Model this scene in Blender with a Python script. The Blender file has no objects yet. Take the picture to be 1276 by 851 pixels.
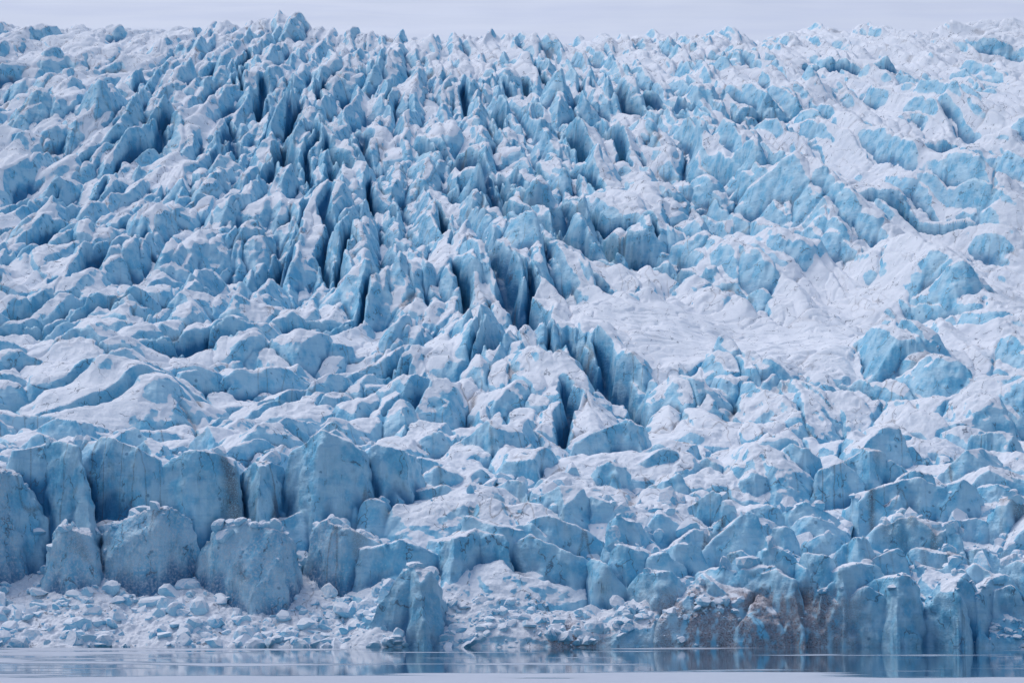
import bpy, numpy as np, math, time
T0=time.time()
rng=np.random.default_rng(7)
F=2878.0; CAMZ=12.0; EYEY=767.0
f32=np.float32

# ------------------------------------------------------------ noise helpers
def sstep(a,b,x):
    t=np.clip((x-a)/(b-a),0,1); return t*t*(3-2*t)
def noise2(x,y,seed=0):
    r=np.random.default_rng(1000+seed); N=256
    ang=r.random((N,N)).astype(f32)*6.2831853
    gx=np.cos(ang).ravel(); gy=np.sin(ang).ravel()
    xi=np.floor(x); yi=np.floor(y); fx=(x-xi).astype(f32); fy=(y-yi).astype(f32)
    xi=xi.astype(np.int32)&255; yi=yi.astype(np.int32)&255
    x1=(xi+1)&255; y1=(yi+1)&255
    ux=fx*fx*fx*(fx*(fx*6-15)+10); uy=fy*fy*fy*(fy*(fy*6-15)+10)
    def g(ix,iy,dx,dy):
        k=ix*256+iy
        return gx[k]*dx+gy[k]*dy
    a=g(xi,yi,fx,fy); b=g(x1,yi,fx-1,fy); c=g(xi,y1,fx,fy-1); d=g(x1,y1,fx-1,fy-1)
    return ((a+(b-a)*ux)*(1-uy)+(c+(d-c)*ux)*uy)*1.5
def fbm2(x,y,o=3,seed=0):
    s=0;a=1.0;t=0
    for i in range(o):
        s=s+a*noise2(x*(2**i)+i*17.3,y*(2**i)+i*9.1,seed+i); t+=a; a*=.5
    return s/t
def noise3(x,y,z,seed=0):
    r=np.random.default_rng(2000+seed)
    tab=(r.random((64,64,64)).astype(f32)*2-1).ravel()
    xi=np.floor(x); yi=np.floor(y); zi=np.floor(z)
    fx=(x-xi).astype(f32); fy=(y-yi).astype(f32); fz=(z-zi).astype(f32)
    fx=fx*fx*(3-2*fx); fy=fy*fy*(3-2*fy); fz=fz*fz*(3-2*fz)
    xi=xi.astype(np.int32)&63; yi=yi.astype(np.int32)&63; zi=zi.astype(np.int32)&63
    x1=(xi+1)&63;y1=(yi+1)&63;z1=(zi+1)&63
    def v(a,b,c): return tab[(a*64+b)*64+c]
    c00=v(xi,yi,zi)*(1-fx)+v(x1,yi,zi)*fx
    c10=v(xi,y1,zi)*(1-fx)+v(x1,y1,zi)*fx
    c01=v(xi,yi,z1)*(1-fx)+v(x1,yi,z1)*fx
    c11=v(xi,y1,z1)*(1-fx)+v(x1,y1,z1)*fx
    return (c00*(1-fy)+c10*fy)*(1-fz)+(c01*(1-fy)+c11*fy)*fz

# ------------------------------------------------------------ serac field
def orient(x,y):
    n=x/(y*0.2217)
    up=np.interp(n,[-1.2,-.6,-.1,.4,1.2],[62,78,104,120,136])
    lo=np.interp(n,[-1.2,-.6,-.2,.2,.6,1.2],[15,30,76,108,124,136])
    w=sstep(1300,1550,y)
    th=up*w+lo*(1-w)+10*np.sin(y/120.+x/90.)
    w=sstep(1080,980,y)
    th=th*(1-w)+w*(8+30*np.sin(x/37.))
    return np.radians(th)
X0,Y0=-900.,780.
def seracs(x,y,cell,seed,steep=(1.3,3.2),gentle=(.35,1.1),down=(.5,1.6),upl=(.12,.35),Hvar=.3,jth=14,R=2,capp=.35,qq=.12):
    nx=int(1900/cell)+10; ny=int(1830/cell)+10
    r=np.random.default_rng(seed)
    I,J=np.meshgrid(np.arange(nx),np.arange(ny),indexing='ij')
    cx=X0+(I+.5+(r.random((nx,ny))-.5)*1.0)*cell
    cy=Y0+(J+.5+(r.random((nx,ny))-.5)*1.0)*cell
    th=orient(cx,cy)+np.radians(jth)*r.normal(size=(nx,ny))
    ct=np.cos(th).ravel().astype(f32); st=np.sin(th).ravel().astype(f32)
    H=(r.normal(size=(nx,ny))*Hvar*cell).ravel().astype(f32)
    U=lambda ab: (ab[0]+(ab[1]-ab[0])*r.random(nx*ny)).astype(f32)
    a,b=U(steep),U(gentle); fl=r.random(nx*ny)<.3
    aP=np.where(fl,a,b); aM=np.where(fl,b,a)
    aU=U(upl); aD=U(down)
    lowth=np.abs(np.sin(th.ravel()))<.55
    aM=np.where(lowth,a,aM); aP=np.where(lowth,b*.35,aP); aD=np.where(lowth,aD*.5,aD)
    cap=np.where(r.random(nx*ny)<capp,H-cell*(.08+.3*r.random(nx*ny)),1e6).astype(f32)
    tx=(r.normal(size=nx*ny)*.25).astype(f32); ty=(r.normal(size=nx*ny)*.15).astype(f32)
    cx=cx.ravel().astype(f32); cy=cy.ravel().astype(f32)
    aP,aM,aU,aD=[q.astype(f32) for q in (aP,aM,aU,aD)]
    h1=np.full(x.shape,-1e9,f32); h2=np.full(x.shape,-1e9,f32)
    gi=np.clip(np.floor((x-X0)/cell).astype(np.int32),R,nx-1-R); gj=np.clip(np.floor((y-Y0)/cell).astype(np.int32),R,ny-1-R)
    q=f32(qq/cell)
    for di in range(-R,R+1):
        for dj in range(-R,R+1):
            k=(gi+di)*ny+gj+dj
            dx=x-cx[k]; dy=y-cy[k]; c=ct[k]; s=st[k]
            u=dx*c+dy*s; v=dy*c-dx*s
            hv=np.maximum(v*aP[k],-v*aM[k])
            hu=np.maximum(u*aU[k],-u*aD[k])
            h=H[k]-(hv+hu*.9+q*u*u)
            h=np.minimum(h,cap[k]+dx*tx[k]+dy*ty[k])
            m=h>h1
            h2=np.where(m,h1,np.maximum(h2,h))
            h1=np.where(m,h,h1)
    return h1,h1-h2

# ------------------------------------------------------------ base profile
def pl(y,pts):
    p=np.array(pts); return np.interp(y,p[:,0],p[:,1])
UP=[(1150,106),(1350,172),(1400,184),(1600,276),(1900,411),(2150,523),(2420,634),(2500,646),(2560,652)]
PG=[(860,-14),(893,-10),(899,-3),(903,5),(918,18),(1000,50)]+UP
PL=[(860,-14),(893,-7),(899,-1),(920,9),(958,27),(972,35),(979,54),(1000,62),(1080,84)]+UP
PM=[(860,-14),(893,-7),(899,-1),(903,3),(925,14),(945,28),(1000,50)]+UP
def wxy(X,D): return (X-638)/F*D
def wz(Yp,D): return CAMZ+(EYEY-Yp)/F*D
def base(x,y):
    yy=y-5*noise2(x/40,x*0+.3,51)-2*noise2(x/11,x*0+5.3,52)
    wl=sstep(-35,-62,x); wm=sstep(60,20,x)*(1-wl)
    g=pl(yy,PG); l=pl(yy+6*noise2(x/18,x*0+2.3,53),PL); m=pl(yy,PM)
    h=l*wl+m*wm+g*(1-wl-wm)
    h=h+sstep(950,1250,y)*(15*fbm2(x/150+.2,y/230+3,2,60))
    n=x/(y*.2217)
    h=h+sstep(1950,2400,y)*np.interp(n,[-1.3,-.6,-.1,.3,.8,1.3],[18,6,-9,-8,2,4])
    for (xa,da,xb,db,hh,wd) in [(wxy(870,1880),1880,wxy(1260,1370),1370,38,25),(wxy(1000,1950),1950,wxy(1330,1550),1550,26,23),(wxy(1120,2050),2050,wxy(1400,1750),1750,18,22),(wxy(780,1700),1700,wxy(1050,1400),1400,10,22),(wxy(560,1850),1850,wxy(700,1500),1500,14,30),(wxy(380,1800),1800,wxy(520,1350),1350,10,30)]:
        ex,ey=xb-xa,db-da; L=math.hypot(ex,ey); ex/=L; ey/=L
        s=(x-xa)*ex+(y-da)*ey; t=-(x-xa)*ey+(y-da)*ex+8*noise2(x/60,y/60,64)
        h=h+hh*np.exp(-np.abs(t/wd)**1.5)*sstep(-60,80,s)*sstep(L+60,L-60,s)
    return h
def basin(x,y):
    xb,yb=wxy(900,1385),1385.
    dx=x-xb; dy=y-yb+0.35*dx
    n=fbm2(x/45,y/60,2,70)
    r=np.sqrt((dx/108)**2+(dy/95)**2)+.5*n
    return sstep(1.3,.6,r)
def flow_ridges(x,y):
    k=np.clip(.16+.0014*x,-.32,.82)
    s=x+k*(y-1400)+16*fbm2(x/90,y/130,2,150)
    out=0
    for (lam,hh,sd) in [(46.,23.,151),(23.,9.,152)]:
        q=s/lam+.28*noise2(s/lam*.7,y/85,sd)+.5*noise2(x/220,y/260,sd+1)
        i=np.floor(q); f=q-i
        am=.55+.75*noise2(i*3.7+.5,y/95.,sd+2)
        pk=.62+.25*noise2(i*5.1+.3,y/140.,sd+3)
        saw=np.where(f<pk,f/pk,(1-f)/(1-pk))
        out=out+hh*np.clip(am,.05,1.3)*(saw-.5)
    return out

# front seracs: photo column, width, top row, distance
SL=[(-5,74,590,972),(60,80,560,986),(146,84,550,984),(238,94,564,980),(322,62,580,992),(400,80,542,986),(468,80,560,996),
(180,108,642,950),(92,44,660,946),(326,88,656,930),(436,80,652,950),(500,90,676,940),(573,74,662,944),(700,134,676,938),
(630,60,602,1012),(560,56,584,1030),(1120,108,600,1012),(1135,76,652,962),(1060,50,706,914),(1252,54,606,1010),(516,36,712,910)]
NB=len(SL)
_q=np.random.default_rng(78)
def baseY(X,D):
    zb=pl(D,PL if X<450 else PG); return EYEY-(zb-CAMZ)*F/D
for D,xa,xb,st,hs,wr in [(905,1010,1290,50,(30,64),(26,66)),(913,820,1290,58,(26,58),(26,76)),(925,740,1290,58,(24,54),(30,86)),(940,740,1290,64,(22,52),(28,90)),(957,560,1290,64,(24,54),(30,100)),(978,520,1290,70,(20,54),(30,100)),
                      (1000,480,1290,80,(18,50),(34,100)),(1028,-20,1290,92,(16,48),(34,110)),(1060,-20,1290,105,(14,44),(40,110)),(1100,-20,1290,125,(12,40),(40,110))]:
    X=xa+_q.uniform(0,st)
    while X<xb:
        w=wr[0]+(wr[1]-wr[0])*_q.random()**1.5
        SL.append((X,w,baseY(X,D)-_q.uniform(*hs)-6,D+_q.uniform(-8,8)))
        X+=st*_q.uniform(.5,1.4)
def slabs(x,y,h,sec):
    r=np.random.default_rng(3)
    mask=np.zeros_like(h)
    for idx,(X,w,Yt,D) in enumerate(SL):
        big=idx<NB
        cx=wxy(X,D); zt=wz(Yt,D)+1.; ww=w/F*D*.5; dd=ww*(.4+.6*r.random())
        a=math.radians(r.normal()*(14 if big else 28)); c,s=math.cos(a),math.sin(a)
        gm=.55 if big else 1.; pk=r.uniform(-.75,.75)*ww; g1=r.uniform(.15,.95)*gm; g2=r.uniform(.15,.95)*gm; bt=r.uniform(-.1,.3)
        k1=r.uniform(2.5,6); k2=r.uniform(2.5,6); lean=r.uniform(-.35,.35); kf=r.uniform(2.2,5.); rr=r.uniform(.0,.012)
        cu=r.uniform(-1.6,1.6); cv=r.uniform(.2,1.3); cd=ww*r.uniform(.25,1.1)
        fu=r.uniform(-.5,.5); fw=r.uniform(1.5,4)
        mg=ww*2.6+14
        i0,i1=np.searchsorted(ys,[D+dd-mg-8,D+dd+mg+8])
        if i1<=i0: continue
        S=slice(i0,i1)
        m=(np.abs(x[S]-cx)<mg)
        xm=x[S][m];ym=y[S][m]
        X_=xm-cx; Y_=ym-(D+dd)
        u=X_*c+Y_*s; v=-X_*s+Y_*c
        v=v+.45*np.abs(u-fu*ww)*np.sign(pk)+.5*noise2(u/6+X,v/9,130)
        v=v+lean*u
        top=zt-np.where(u>pk,(u-pk)*g1,(pk-u)*g2)-bt*v*.5-rr*(u-pk)**2+sec[S][m]*.12
        top=np.minimum(top,zt+cd+u*cu+v*cv)
        out=np.where(u>0,np.maximum(u-ww,0)*k1,np.maximum(-u-ww,0)*k2)
        fr_=np.maximum(-v-dd,0); fr_=np.where(fr_<fw,fr_*kf,fw*kf+(fr_-fw)*kf*1.8)
        out=np.maximum(out,np.maximum(fr_,np.maximum(v-dd,0)*1.1))
        nh=top-out
        hm=h[S][m]; w_=nh>hm
        mm=mask[S][m]; mm[w_]=np.where(out[w_]>.5,1,0); mask[S][m]=mm
        h[S][m]=np.maximum(hm,nh)
    return h,mask

CV=[(648,1690,75,8,50),(741,1640,80,9,56),(556,1830,70,7,46),(400,1750,75,7,46),(628,1340,50,6.5,38),(452,1320,45,6.5,34),(722,1880,50,7,40),
(893,1760,50,7,36),(505,1330,40,5,28),(540,1380,40,5.5,28),(350,1850,65,7,38),(600,1720,55,6.5,38),(690,1600,50,6,34),(820,1560,50,6,34)]
_r=np.random.default_rng(5)
for i in range(90):
    D=_r.uniform(1180,2250); X=_r.uniform(-20,820 if _r.random()<.7 else 1290)
    CV.append((X,D,_r.uniform(40,100),_r.uniform(2.5,6.0),_r.uniform(18,34)))
def crevs(x,y,h,deep,att):
    r=np.random.default_rng(11)
    for (X,D,L,w,dp) in CV:
        cx=wxy(X,D); th=float(orient(cx,D))+r.normal()*.10
        c,s=math.cos(th),math.sin(th)
        i0,i1=np.searchsorted(ys,[D-L-16,D+L+16]); S=slice(i0,i1)
        m=(np.abs(x[S]-cx)<L+10)
        xm=x[S][m]; ym=y[S][m]
        dx=xm-cx; dy=ym-D; u=dx*c+dy*s; v=dy*c-dx*s + 2.5*np.sin(u/13.+X)+1.2*noise2(u/5,u*0+X,140)
        t=np.clip(1-(u/L)**2,0,1)
        k=np.clip(1.3-np.abs(v)/(w*np.sqrt(t)+.05),0,1)*np.sqrt(t)*(1-att[S][m])
        h[S][m]-=dp*k; deep[S][m]+=k
    return h,deep

# ------------------------------------------------------------ grid
def rows():
    ys=[872.];
    while ys[-1]<2540:
        y=ys[-1]
        ys.append(y+float(np.interp(y,[872,893,896,1000,1100,1400,1800,2200,2540],[4,1.,.34,.42,.65,.95,1.15,1.5,2.2])))
    return np.array(ys,f32)
ys=rows(); NC=1650
us=np.linspace(-1,1,NC).astype(f32)
Yg=np.repeat(ys[:,None],NC,1).astype(f32); Xg=(us[None,:]*(0.2217*1.24*Yg)).astype(f32)
print("grid",Yg.shape)
def boxblur(a,r):
    def one(a,r,ax):
        p=np.pad(a,[(r+1,r) if i==ax else (0,0) for i in range(2)],mode='edge').astype(np.float64)
        c=np.cumsum(p,axis=ax); n=a.shape[ax]
        sl=lambda s,e:tuple(slice(s,e) if i==ax else slice(None) for i in range(2))
        return ((c[sl(2*r+1,2*r+1+n)]-c[sl(0,n)])/(2*r+1)).astype(f32)
    return one(one(a,r,0),r,1)

x,y=Xg,Yg
wx=(x+7.0*fbm2(x/48,y/48,2,1)+1.0*noise2(x/8,y/8,3)).astype(f32)
wy=(y+7.0*fbm2(x/48,y/48,2,2)+1.0*noise2(x/8,y/8,4)).astype(f32)
B=base(x,y).astype(f32)
h0,g0=seracs(wx,wy,54.,20,Hvar=.22,steep=(.8,1.7),gentle=(.2,.55),down=(.25,.6),capp=.2)
h1,g1=seracs(wx,wy,23.,21,R=3,down=(.2,.9),upl=(.03,.2),steep=(1.0,2.5),gentle=(.22,.8),capp=.6)
h2,g2=seracs((wx+.5*noise2(x/3,y/3,8)).astype(f32),(wy+.5*noise2(x/3,y/3,9)).astype(f32),8.,22,jth=30,Hvar=.35)
print("seracs",time.time()-T0)
h0-=h0.mean(); h1-=h1.mean(); h2-=h2.mean()
bs=basin(x,y).astype(f32)
n=x/(y*.2217)
fr=flow_ridges(wx,wy)*sstep(1150,1400,y+160*n)*(1-.4*sstep(2100,2400,y))
amp=np.ones_like(x)
rt=sstep(.35,.75,n)*sstep(1350,1500,y)
amp*=1-.42*rt
amp*=1-.35*sstep(2050,2480,y)
front=sstep(893,912,y)
talus=(sstep(-45,-75,x)*sstep(972,960,y)+.75*sstep(-62,-45,x)*sstep(75,30,x)*sstep(935,915,y)).astype(f32)
talus=np.clip(talus,0,1)
amp*=(1-.93*bs)*(1-.85*talus)*(.1+.9*front)
amp*=.85+.4*fbm2(x/120,y/120,2,33)
patch=sstep(.03,.40,fbm2(x/60,y/75,2,44)+.17*rt)*sstep(1050,1200,y)
amp*=(1-.6*patch)
crk=np.exp(-(g1/1.2)**2)
lw=sstep(1200,950,y); up_=sstep(1450,2000,y)
h=B+amp*(h0*(.6+.3*up_)+h1*(.95-.3*lw-.12*up_)+h2*(.28-.08*up_)-4.0*crk)+fr*(1-.9*bs)*(1-.3*patch)
deep=np.zeros_like(x)
h,slabm=slabs(wx,wy,h.astype(f32),h2)
h,deep=crevs(wx,wy,h,deep,np.clip(bs*1.2,0,1))
h+=bs*(3.6*fbm2(x/30,y/45,3,80)-2.2*np.exp(-((fbm2(x/42+.2,y/17,2,81))/.03)**2))
h=(.3*h+.7*boxblur(h.astype(f32),1))          # slumped, melted edges
h=h+talus*sstep(896,905,y)*(1.8*np.abs(noise2(x/7,y/7,170))+.9*np.abs(noise2(x/2.6,y/2.6,171)))
h=np.where(y<893,np.minimum(h,-3),h).astype(f32)
print("height",time.time()-T0)

def normals(P):
    du=np.empty_like(P); dv=np.empty_like(P)
    du[:,1:-1]=P[:,2:]-P[:,:-2]; du[:,0]=P[:,1]-P[:,0]; du[:,-1]=P[:,-1]-P[:,-2]
    dv[1:-1]=P[2:]-P[:-2]; dv[0]=P[1]-P[0]; dv[-1]=P[-1]-P[-2]
    N=np.cross(du,dv); N/=np.linalg.norm(N,axis=2,keepdims=True)+1e-9
    return N.astype(f32)
P=np.stack([x,y,h],2).astype(f32)
N=normals(P)
nz0=N[...,2].copy()
px,py,pz=P[...,0],P[...,1],P[...,2]
r3=1-2*np.abs(noise3(px/6,py/6,pz/7,1))
d=.5*r3+.34*noise3(px/2.4,py/2.4,pz/3,2)+.2*noise3(px/1.0,py/1.0,pz/1.2,3)
d+=slabm*(.7*noise3(px/4,py/4,pz/3.2,5)+.35*noise3(px/1.8,py/1.8,pz/1.4,6))
d*=np.where(bs>.5,.2,1)*(1-.5*patch)
P=P+N*d[...,None]
N=normals(P)
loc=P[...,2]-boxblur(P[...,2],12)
nz=N[...,2]
nb=.75*boxblur(nz0,2)+.25*nz
ns=fbm2(x/14,y/14,3,90)
core=nb[100:,:]
qa,qb=np.percentile(core,[28,48])
sv=nb+.08*ns+.12*patch+.3*bs+.05*rt+.03*sstep(1300,2300,y)-.02*sstep(1050,930,y)
snow=sstep(qa,qb,sv)*(1-.8*slabm)*(1-np.clip(deep*1.2,0,1))
snow=np.clip(snow+.35*talus,0,1)
depth=np.clip(-loc/5.5,0,1)*.9+np.clip(deep*1.3,0,1)  # AO-like mask for hollows and crevasses: painted shade plus bluer deep ice
edge=np.exp(-(g1/.8)**2)*sstep(.0,.35,fbm2(x/30,y/30,2,95))+.9*np.exp(-(noise2(x/9,y/16,98)/.035)**2)*sstep(.02,.3,fbm2(x/50,y/50,2,99))
z_=P[...,2]
dz=np.exp(-((x-wxy(935,905))/36)**4)*sstep(27,15,z_+4*ns)*sstep(945,920,y)+np.exp(-(((x-wxy(715,902))/11)**2+((y-902)/9)**2))
dirt=np.clip(.9*edge*(1-.7*bs)*(1-.4*rt)*sstep(900,960,y),0,1)
moraine=np.clip(1.5*dz*sstep(-.45,.15,fbm2(x/5,y/5,3,97)+.4*noise3(px/2,py/2,pz/2,8))+.14*talus,0,1)
print("attrs",time.time()-T0)

def grid_mesh(name,P,attrs={}):
    R,C=P.shape[:2]
    me=bpy.data.meshes.new(name)
    me.vertices.add(R*C); me.vertices.foreach_set('co',P.reshape(-1).astype(f32))
    a=(np.arange(R-1)[:,None]*C+np.arange(C-1)[None,:]).ravel().astype(np.int32)
    q=np.stack([a,a+1,a+C+1,a+C],1).ravel()
    nf=len(a)
    me.loops.add(nf*4); me.loops.foreach_set('vertex_index',q)
    me.polygons.add(nf); me.polygons.foreach_set('loop_start',np.arange(nf,dtype=np.int32)*4)
    me.polygons.foreach_set('use_smooth',np.ones(nf,bool))
    for k,v in attrs.items():
        at=me.attributes.new(k,'FLOAT','POINT'); at.data.foreach_set('value',v.reshape(-1).astype(f32))
    me.update()
    ob=bpy.data.objects.new(name,me); bpy.context.collection.objects.link(ob); return ob

# ------------------------------------------------------------ materials
def mk(name):
    m=bpy.data.materials.new(name); m.use_nodes=True; nt=m.node_tree
    b=nt.nodes['Principled BSDF']; return m,nt,b
class G:
    def __init__(s,nt): s.nt=nt
    def n(s,t,**kw):
        o=s.nt.nodes.new(t)
        for k,v in kw.items(): setattr(o,k,v)
        return o
    def l(s,a,b): s.nt.links.new(a,b)
    def attr(s,name): return s.n('ShaderNodeAttribute',attribute_name=name).outputs['Fac']
    def noise(s,vec,scale,det=4,rough=.55):
        o=s.n('ShaderNodeTexNoise'); o.inputs['Scale'].default_value=scale; o.inputs['Detail'].default_value=det; o.inputs['Roughness'].default_value=rough
        s.l(vec,o.inputs['Vector']); return o.outputs['Fac']
    def math(s,op,a,b=0.,clamp=False):
        o=s.n('ShaderNodeMath',operation=op,use_clamp=clamp)
        for i,v in enumerate((a,b)):
            if isinstance(v,(int,float)): o.inputs[i].default_value=v
            else: s.l(v,o.inputs[i])
        return o.outputs[0]
    def ramp(s,v,a,b,c=0.,d=1.):
        o=s.n('ShaderNodeMapRange',interpolation_type='SMOOTHSTEP')
        for i,q in enumerate((a,b,c,d)): o.inputs[i+1].default_value=q
        s.l(v,o.inputs[0]); return o.outputs[0]
    def mix(s,f,a,b):
        o=s.n('ShaderNodeMix',data_type='RGBA')
        if isinstance(f,(int,float)): o.inputs[0].default_value=f
        else: s.l(f,o.inputs[0])
        for i,v in ((6,a),(7,b)):
            if isinstance(v,tuple): o.inputs[i].default_value=(*v,1)
            else: s.l(v,o.inputs[i])
        return o.outputs[2]
SNOW=(.86,.88,.93)
def ice_mat(name,rubble=False):
    m,nt,b=mk(name); g=G(nt)
    co=g.n('ShaderNodeTexCoord').outputs['Object']
    n1=g.noise(co,.11,2); n2=g.noise(co,.9,4,.6); n3=g.noise(co,3.0,2,.6)
    mp=g.n('ShaderNodeMapping'); mp.inputs['Scale'].default_value=(.12,.12,1.0); mp.inputs['Rotation'].default_value=(.12,.08,0); g.l(co,mp.inputs['Vector'])
    strata=g.noise(mp.outputs[0],.55,3,.6)
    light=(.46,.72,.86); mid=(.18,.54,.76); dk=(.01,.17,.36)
    c=g.mix(g.ramp(n1,.38,.66),light,mid)
    c=g.mix(g.ramp(strata,.52,.72,0,.35),c,(.14,.46,.69))
    c=g.mix(g.ramp(n2,.45,.75,0,.4),c,(.60,.78,.88))
    if not rubble:
        c=g.mix(g.ramp(g.attr('depth'),.05,1.,0,.92),c,dk)  # dark blue in recesses: shade put into the colour, with deep-ice tint
        sn=g.math('ADD',g.attr('snow'),g.math('MULTIPLY',g.math('SUBTRACT',n2,.5),.5))
        sn=g.ramp(sn,.30,.58)
        c=g.mix(sn,c,SNOW)
        # melt pocks and fracture lines in the bare ice
        bare=g.math('SUBTRACT',1.,sn)
        vo=g.n('ShaderNodeTexVoronoi'); vo.inputs['Scale'].default_value=.13; g.l(co,vo.inputs['Vector'])
        sepc=g.n('ShaderNodeSeparateXYZ'); g.l(vo.outputs['Color'],sepc.inputs[0])
        hole=g.math('MULTIPLY',g.ramp(g.math('SUBTRACT',vo.outputs['Distance'],g.math('MULTIPLY',sepc.outputs[0],.10)),.07,.0),bare)
        c=g.mix(g.math('MULTIPLY',hole,.65),c,(.05,.18,.32))
        mp2=g.n('ShaderNodeMapping'); mp2.inputs['Scale'].default_value=(1,1,.35); mp2.inputs['Rotation'].default_value=(.2,.3,0)
        wv=g.n('ShaderNodeVectorMath',operation='MULTIPLY_ADD'); wn=g.n('ShaderNodeTexNoise'); wn.inputs['Scale'].default_value=.3; wn.inputs['Detail'].default_value=2; g.l(co,wn.inputs['Vector'])
        g.l(wn.outputs['Color'],wv.inputs[0]); wv.inputs[1].default_value=(5,5,5); g.l(co,wv.inputs[2]); g.l(wv.outputs[0],mp2.inputs['Vector'])
        ve=g.n('ShaderNodeTexVoronoi',feature='DISTANCE_TO_EDGE'); ve.inputs['Scale'].default_value=.085; g.l(mp2.outputs[0],ve.inputs['Vector'])
        cr=g.math('MULTIPLY',g.ramp(ve.outputs['Distance'],.022,.004),g.ramp(n1,.48,.58))
        c=g.mix(g.math('MULTIPLY',g.math('MULTIPLY',cr,g.ramp(n3,.3,.5)),.8),c,(.08,.11,.16))
        dr=g.math('MULTIPLY',g.attr('dirt'),g.ramp(n3,.32,.54))
        c=g.mix(g.math('MULTIPLY',dr,.85),c,(.12,.09,.09))
        mo=g.attr('moraine')
        c=g.mix(g.math('MULTIPLY',mo,g.ramp(n2,.3,.6,.35,.85)),c,(.42,.36,.39))
        c=g.mix(g.math('MULTIPLY',mo,g.ramp(n3,.48,.60,0,.85)),c,(.07,.055,.055))
    else:
        geo=g.n('ShaderNodeNewGeometry'); sx=g.n('ShaderNodeSeparateXYZ'); g.l(geo.outputs['Normal'],sx.inputs[0])
        sn=g.ramp(g.math('ADD',sx.outputs[2],g.math('MULTIPLY',g.math('SUBTRACT',n2,.5),.8)),.0,.5)
        c=g.mix(sn,c,SNOW)
        c=g.mix(g.ramp(n3,.62,.78,0,.4),c,(.25,.21,.21))
    g.l(c,b.inputs['Base Color'])
    r=g.n('ShaderNodeMapRange'); r.inputs[3].default_value=.42; r.inputs[4].default_value=.85; g.l(sn,r.inputs[0]); g.l(r.outputs[0],b.inputs['Roughness'])
    b.inputs['Specular IOR Level'].default_value=.3
    bump=g.n('ShaderNodeBump'); bump.inputs['Strength'].default_value=.75; bump.inputs['Distance'].default_value=.8
    hh=g.math('ADD',g.noise(co,.8,4,.65),g.math('MULTIPLY',strata,.5))
    g.l(hh,bump.inputs['Height']); g.l(bump.outputs[0],b.inputs['Normal'])
    return m
ice=ice_mat('glacier_ice')
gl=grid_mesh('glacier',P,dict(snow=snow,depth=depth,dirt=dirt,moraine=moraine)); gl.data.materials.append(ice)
print("glacier",time.time()-T0)

# ------------------------------------------------------------ rubble
import bmesh
bm=bmesh.new(); bmesh.ops.create_icosphere(bm,subdivisions=2,radius=1)
ico=np.array([v.co[:] for v in bm.verts]); bm.verts.index_update(); icf=np.array([[v.index for v in f.verts] for f in bm.faces]); bm.free()
def hz(xx,yy):
    i=int(np.clip(np.searchsorted(ys,yy),1,len(ys)-2)); hw=.2217*1.24*yy
    j=int(np.clip((xx/hw+1)*.5*(NC-1),1,NC-2)); return float(P[i,j,2]),float(nz[i,j])
V=[];Fc=[];off=0
def block(xx,yy,s,z,lift=.1,tall=1.):
    global off
    p=ico.copy()
    for k in range(rng.integers(7,11)):
        nn=rng.normal(size=3); nn/=np.linalg.norm(nn); dd=rng.uniform(.35,.72)
        t=p@nn-dd; p-=np.where(t>0,t,0)[:,None]*nn
    a=rng.random()*6.28; R=np.array([[math.cos(a),-math.sin(a),0],[math.sin(a),math.cos(a),0],[0,0,1]])
    p=(p*np.array([rng.uniform(.8,1.4),rng.uniform(.7,1.2),rng.uniform(.6,1.1)*tall]))@R.T*s
    V.append(p+np.array([xx,yy,z+s*lift])); Fc.append(icf+off); off+=len(p)
def scatter(n,xa,xb,ya,yb,smin,smax,pw=2.5,lift=0.,tall=1.):
    for _ in range(n):
        xx=rng.uniform(xa,xb); yy=rng.uniform(ya,yb)
        if noise2(np.array([xx/13]),np.array([yy/13]),160)[0]<rng.uniform(-.5,.25): continue
        s=smin+(smax-smin)*rng.random()**pw
        z,q=hz(xx,yy)
        if z>-.5 and q>.45: block(xx,yy,s,z,lift,tall)
scatter(2600,-250,-50,897,966,.4,5.2,3.5)
scatter(1300,-60,75,897,925,.4,4.2,4)
scatter(1100,40,240,895,910,.35,2.8,3)
scatter(160,-250,-60,955,975,1.2,4.2,2)
scatter(700,40,250,925,1010,.8,5.5,2.2,.1,1.3)
scatter(260,-250,60,985,1060,.8,5.0,2.2,.1,1.3)
V=np.concatenate(V); Fc=np.concatenate(Fc)
me=bpy.data.meshes.new('ice_rubble'); me.from_pydata(V.tolist(),[],Fc.tolist()); me.update()
rb=bpy.data.objects.new('ice_rubble',me); bpy.context.collection.objects.link(rb); me.materials.append(ice_mat('rubble_ice',True))
print("rubble",time.time()-T0)

# ------------------------------------------------------------ snowfield beyond
sy=np.linspace(2380,6500,160).astype(f32); su=np.linspace(-1,1,240).astype(f32)
SY=np.repeat(sy[:,None],240,1); SX=su[None,:]*(.2217*3.0*SY)
SZ=pl(SY,[(2380,565),(2500,626),(2700,712),(3200,940),(6500,2700)])+14*fbm2(SX/500,SY/500,3,120)+1.5*fbm2(SX/60,SY/60,3,121)
sf=grid_mesh('snowfield_hill',np.stack([SX,SY,SZ],2))
m,nt,b=mk('snowfield'); g=G(nt); co=g.n('ShaderNodeTexCoord').outputs['Object']
mp=g.n('ShaderNodeMapping'); mp.inputs['Scale'].default_value=(.3,1,1); g.l(co,mp.inputs['Vector'])
c=g.mix(g.ramp(g.noise(mp.outputs[0],.012,5),.35,.7),(.86,.87,.91),(.79,.81,.88)); g.l(c,b.inputs['Base Color']); b.inputs['Roughness'].default_value=.9
sf.data.materials.append(m)

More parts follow.
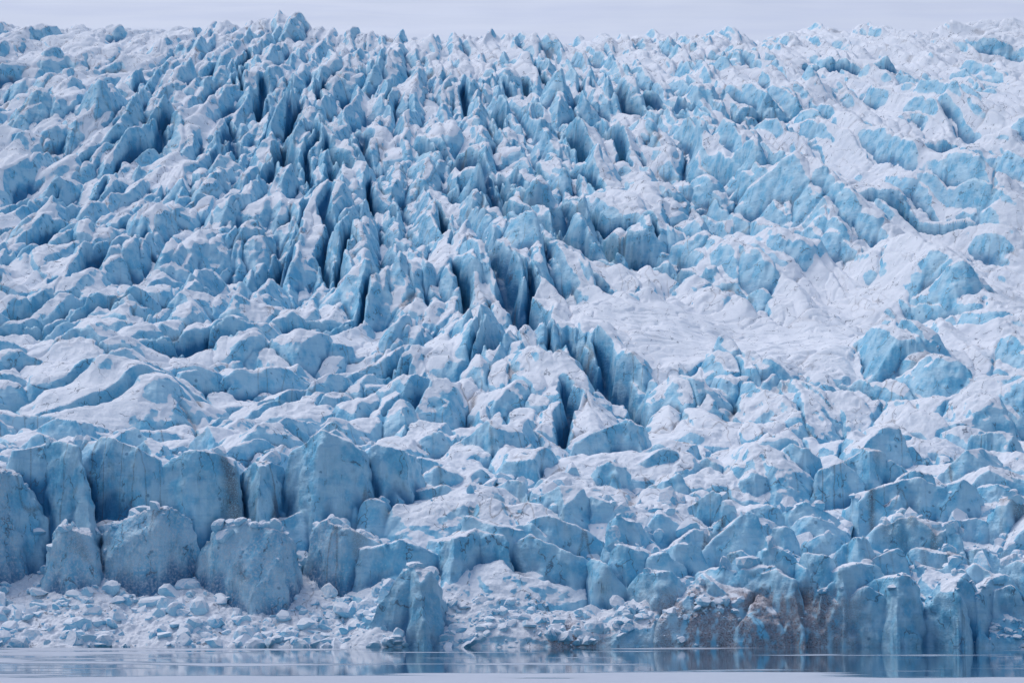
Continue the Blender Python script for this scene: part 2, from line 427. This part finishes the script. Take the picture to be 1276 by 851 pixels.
# ------------------------------------------------------------ lake
def sheet(name,x0,x1,y0,y1,z):
    me=bpy.data.meshes.new(name); me.from_pydata([(x0,y0,z),(x1,y0,z),(x1,y1,z),(x0,y1,z)],[],[(0,1,2,3)]); me.update()
    o=bpy.data.objects.new(name,me); bpy.context.collection.objects.link(o); return o
wt=sheet('lake_water',-4000,4000,-600,2300,0)
m,nt,b=mk('lake'); g=G(nt); co=g.n('ShaderNodeTexCoord').outputs['Object']
mp=g.n('ShaderNodeMapping'); mp.inputs['Scale'].default_value=(.6,1,1); g.l(co,mp.inputs['Vector'])
nn=g.noise(mp.outputs[0],.016,5,.55)
sx=g.n('ShaderNodeSeparateXYZ'); g.l(co,sx.inputs[0])
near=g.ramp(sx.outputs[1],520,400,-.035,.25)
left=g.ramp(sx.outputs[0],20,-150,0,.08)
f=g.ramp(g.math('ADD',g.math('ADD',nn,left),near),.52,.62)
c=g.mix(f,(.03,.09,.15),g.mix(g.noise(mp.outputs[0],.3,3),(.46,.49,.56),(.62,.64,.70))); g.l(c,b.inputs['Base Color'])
r=g.n('ShaderNodeMapRange'); r.inputs[3].default_value=.04; r.inputs[4].default_value=.4; g.l(f,r.inputs[0]); g.l(r.outputs[0],b.inputs['Roughness'])
bump=g.n('ShaderNodeBump'); bump.inputs['Strength'].default_value=.03; bump.inputs['Distance'].default_value=.05
g.l(g.noise(co,.8,2),bump.inputs['Height']); g.l(bump.outputs[0],b.inputs['Normal'])
wt.data.materials.append(m)

# ------------------------------------------------------------ light
w=bpy.data.worlds.new('World'); bpy.context.scene.world=w; w.use_nodes=True; nt=w.node_tree
bg=nt.nodes['Background']; sk=nt.nodes.new('ShaderNodeTexSky'); sk.sky_type='NISHITA'; sk.sun_disc=False
EL,AZ=60,-50
sk.sun_elevation=math.radians(EL); sk.sun_rotation=math.radians(AZ); sk.dust_density=1.5; sk.air_density=1.0
nt.links.new(sk.outputs[0],bg.inputs[0]); bg.inputs[1].default_value=.145
sl=bpy.data.lights.new('sun','SUN'); sl.energy=1.5; sl.angle=math.radians(24); sl.color=(1,.98,.965)
so=bpy.data.objects.new('sun',sl); bpy.context.collection.objects.link(so)
from mathutils import Vector
dirv=Vector((math.sin(math.radians(AZ))*math.cos(math.radians(EL)),math.cos(math.radians(AZ))*math.cos(math.radians(EL)),math.sin(math.radians(EL))))
so.rotation_euler=dirv.to_track_quat('Z','Y').to_euler()

cam=bpy.data.cameras.new('camera'); cam.sensor_width=36; cam.lens=36*F/1276; cam.clip_start=1; cam.clip_end=20000
co_=bpy.data.objects.new('camera',cam); bpy.context.collection.objects.link(co_); co_.location=(0,0,CAMZ)
co_.rotation_euler=(math.radians(90)+math.atan((EYEY-425.5)/F),0,0)
sc=bpy.context.scene; sc.camera=co_
sc.view_settings.view_transform='Standard'; sc.view_settings.look='None'; sc.view_settings.exposure=0
print("done",time.time()-T0)
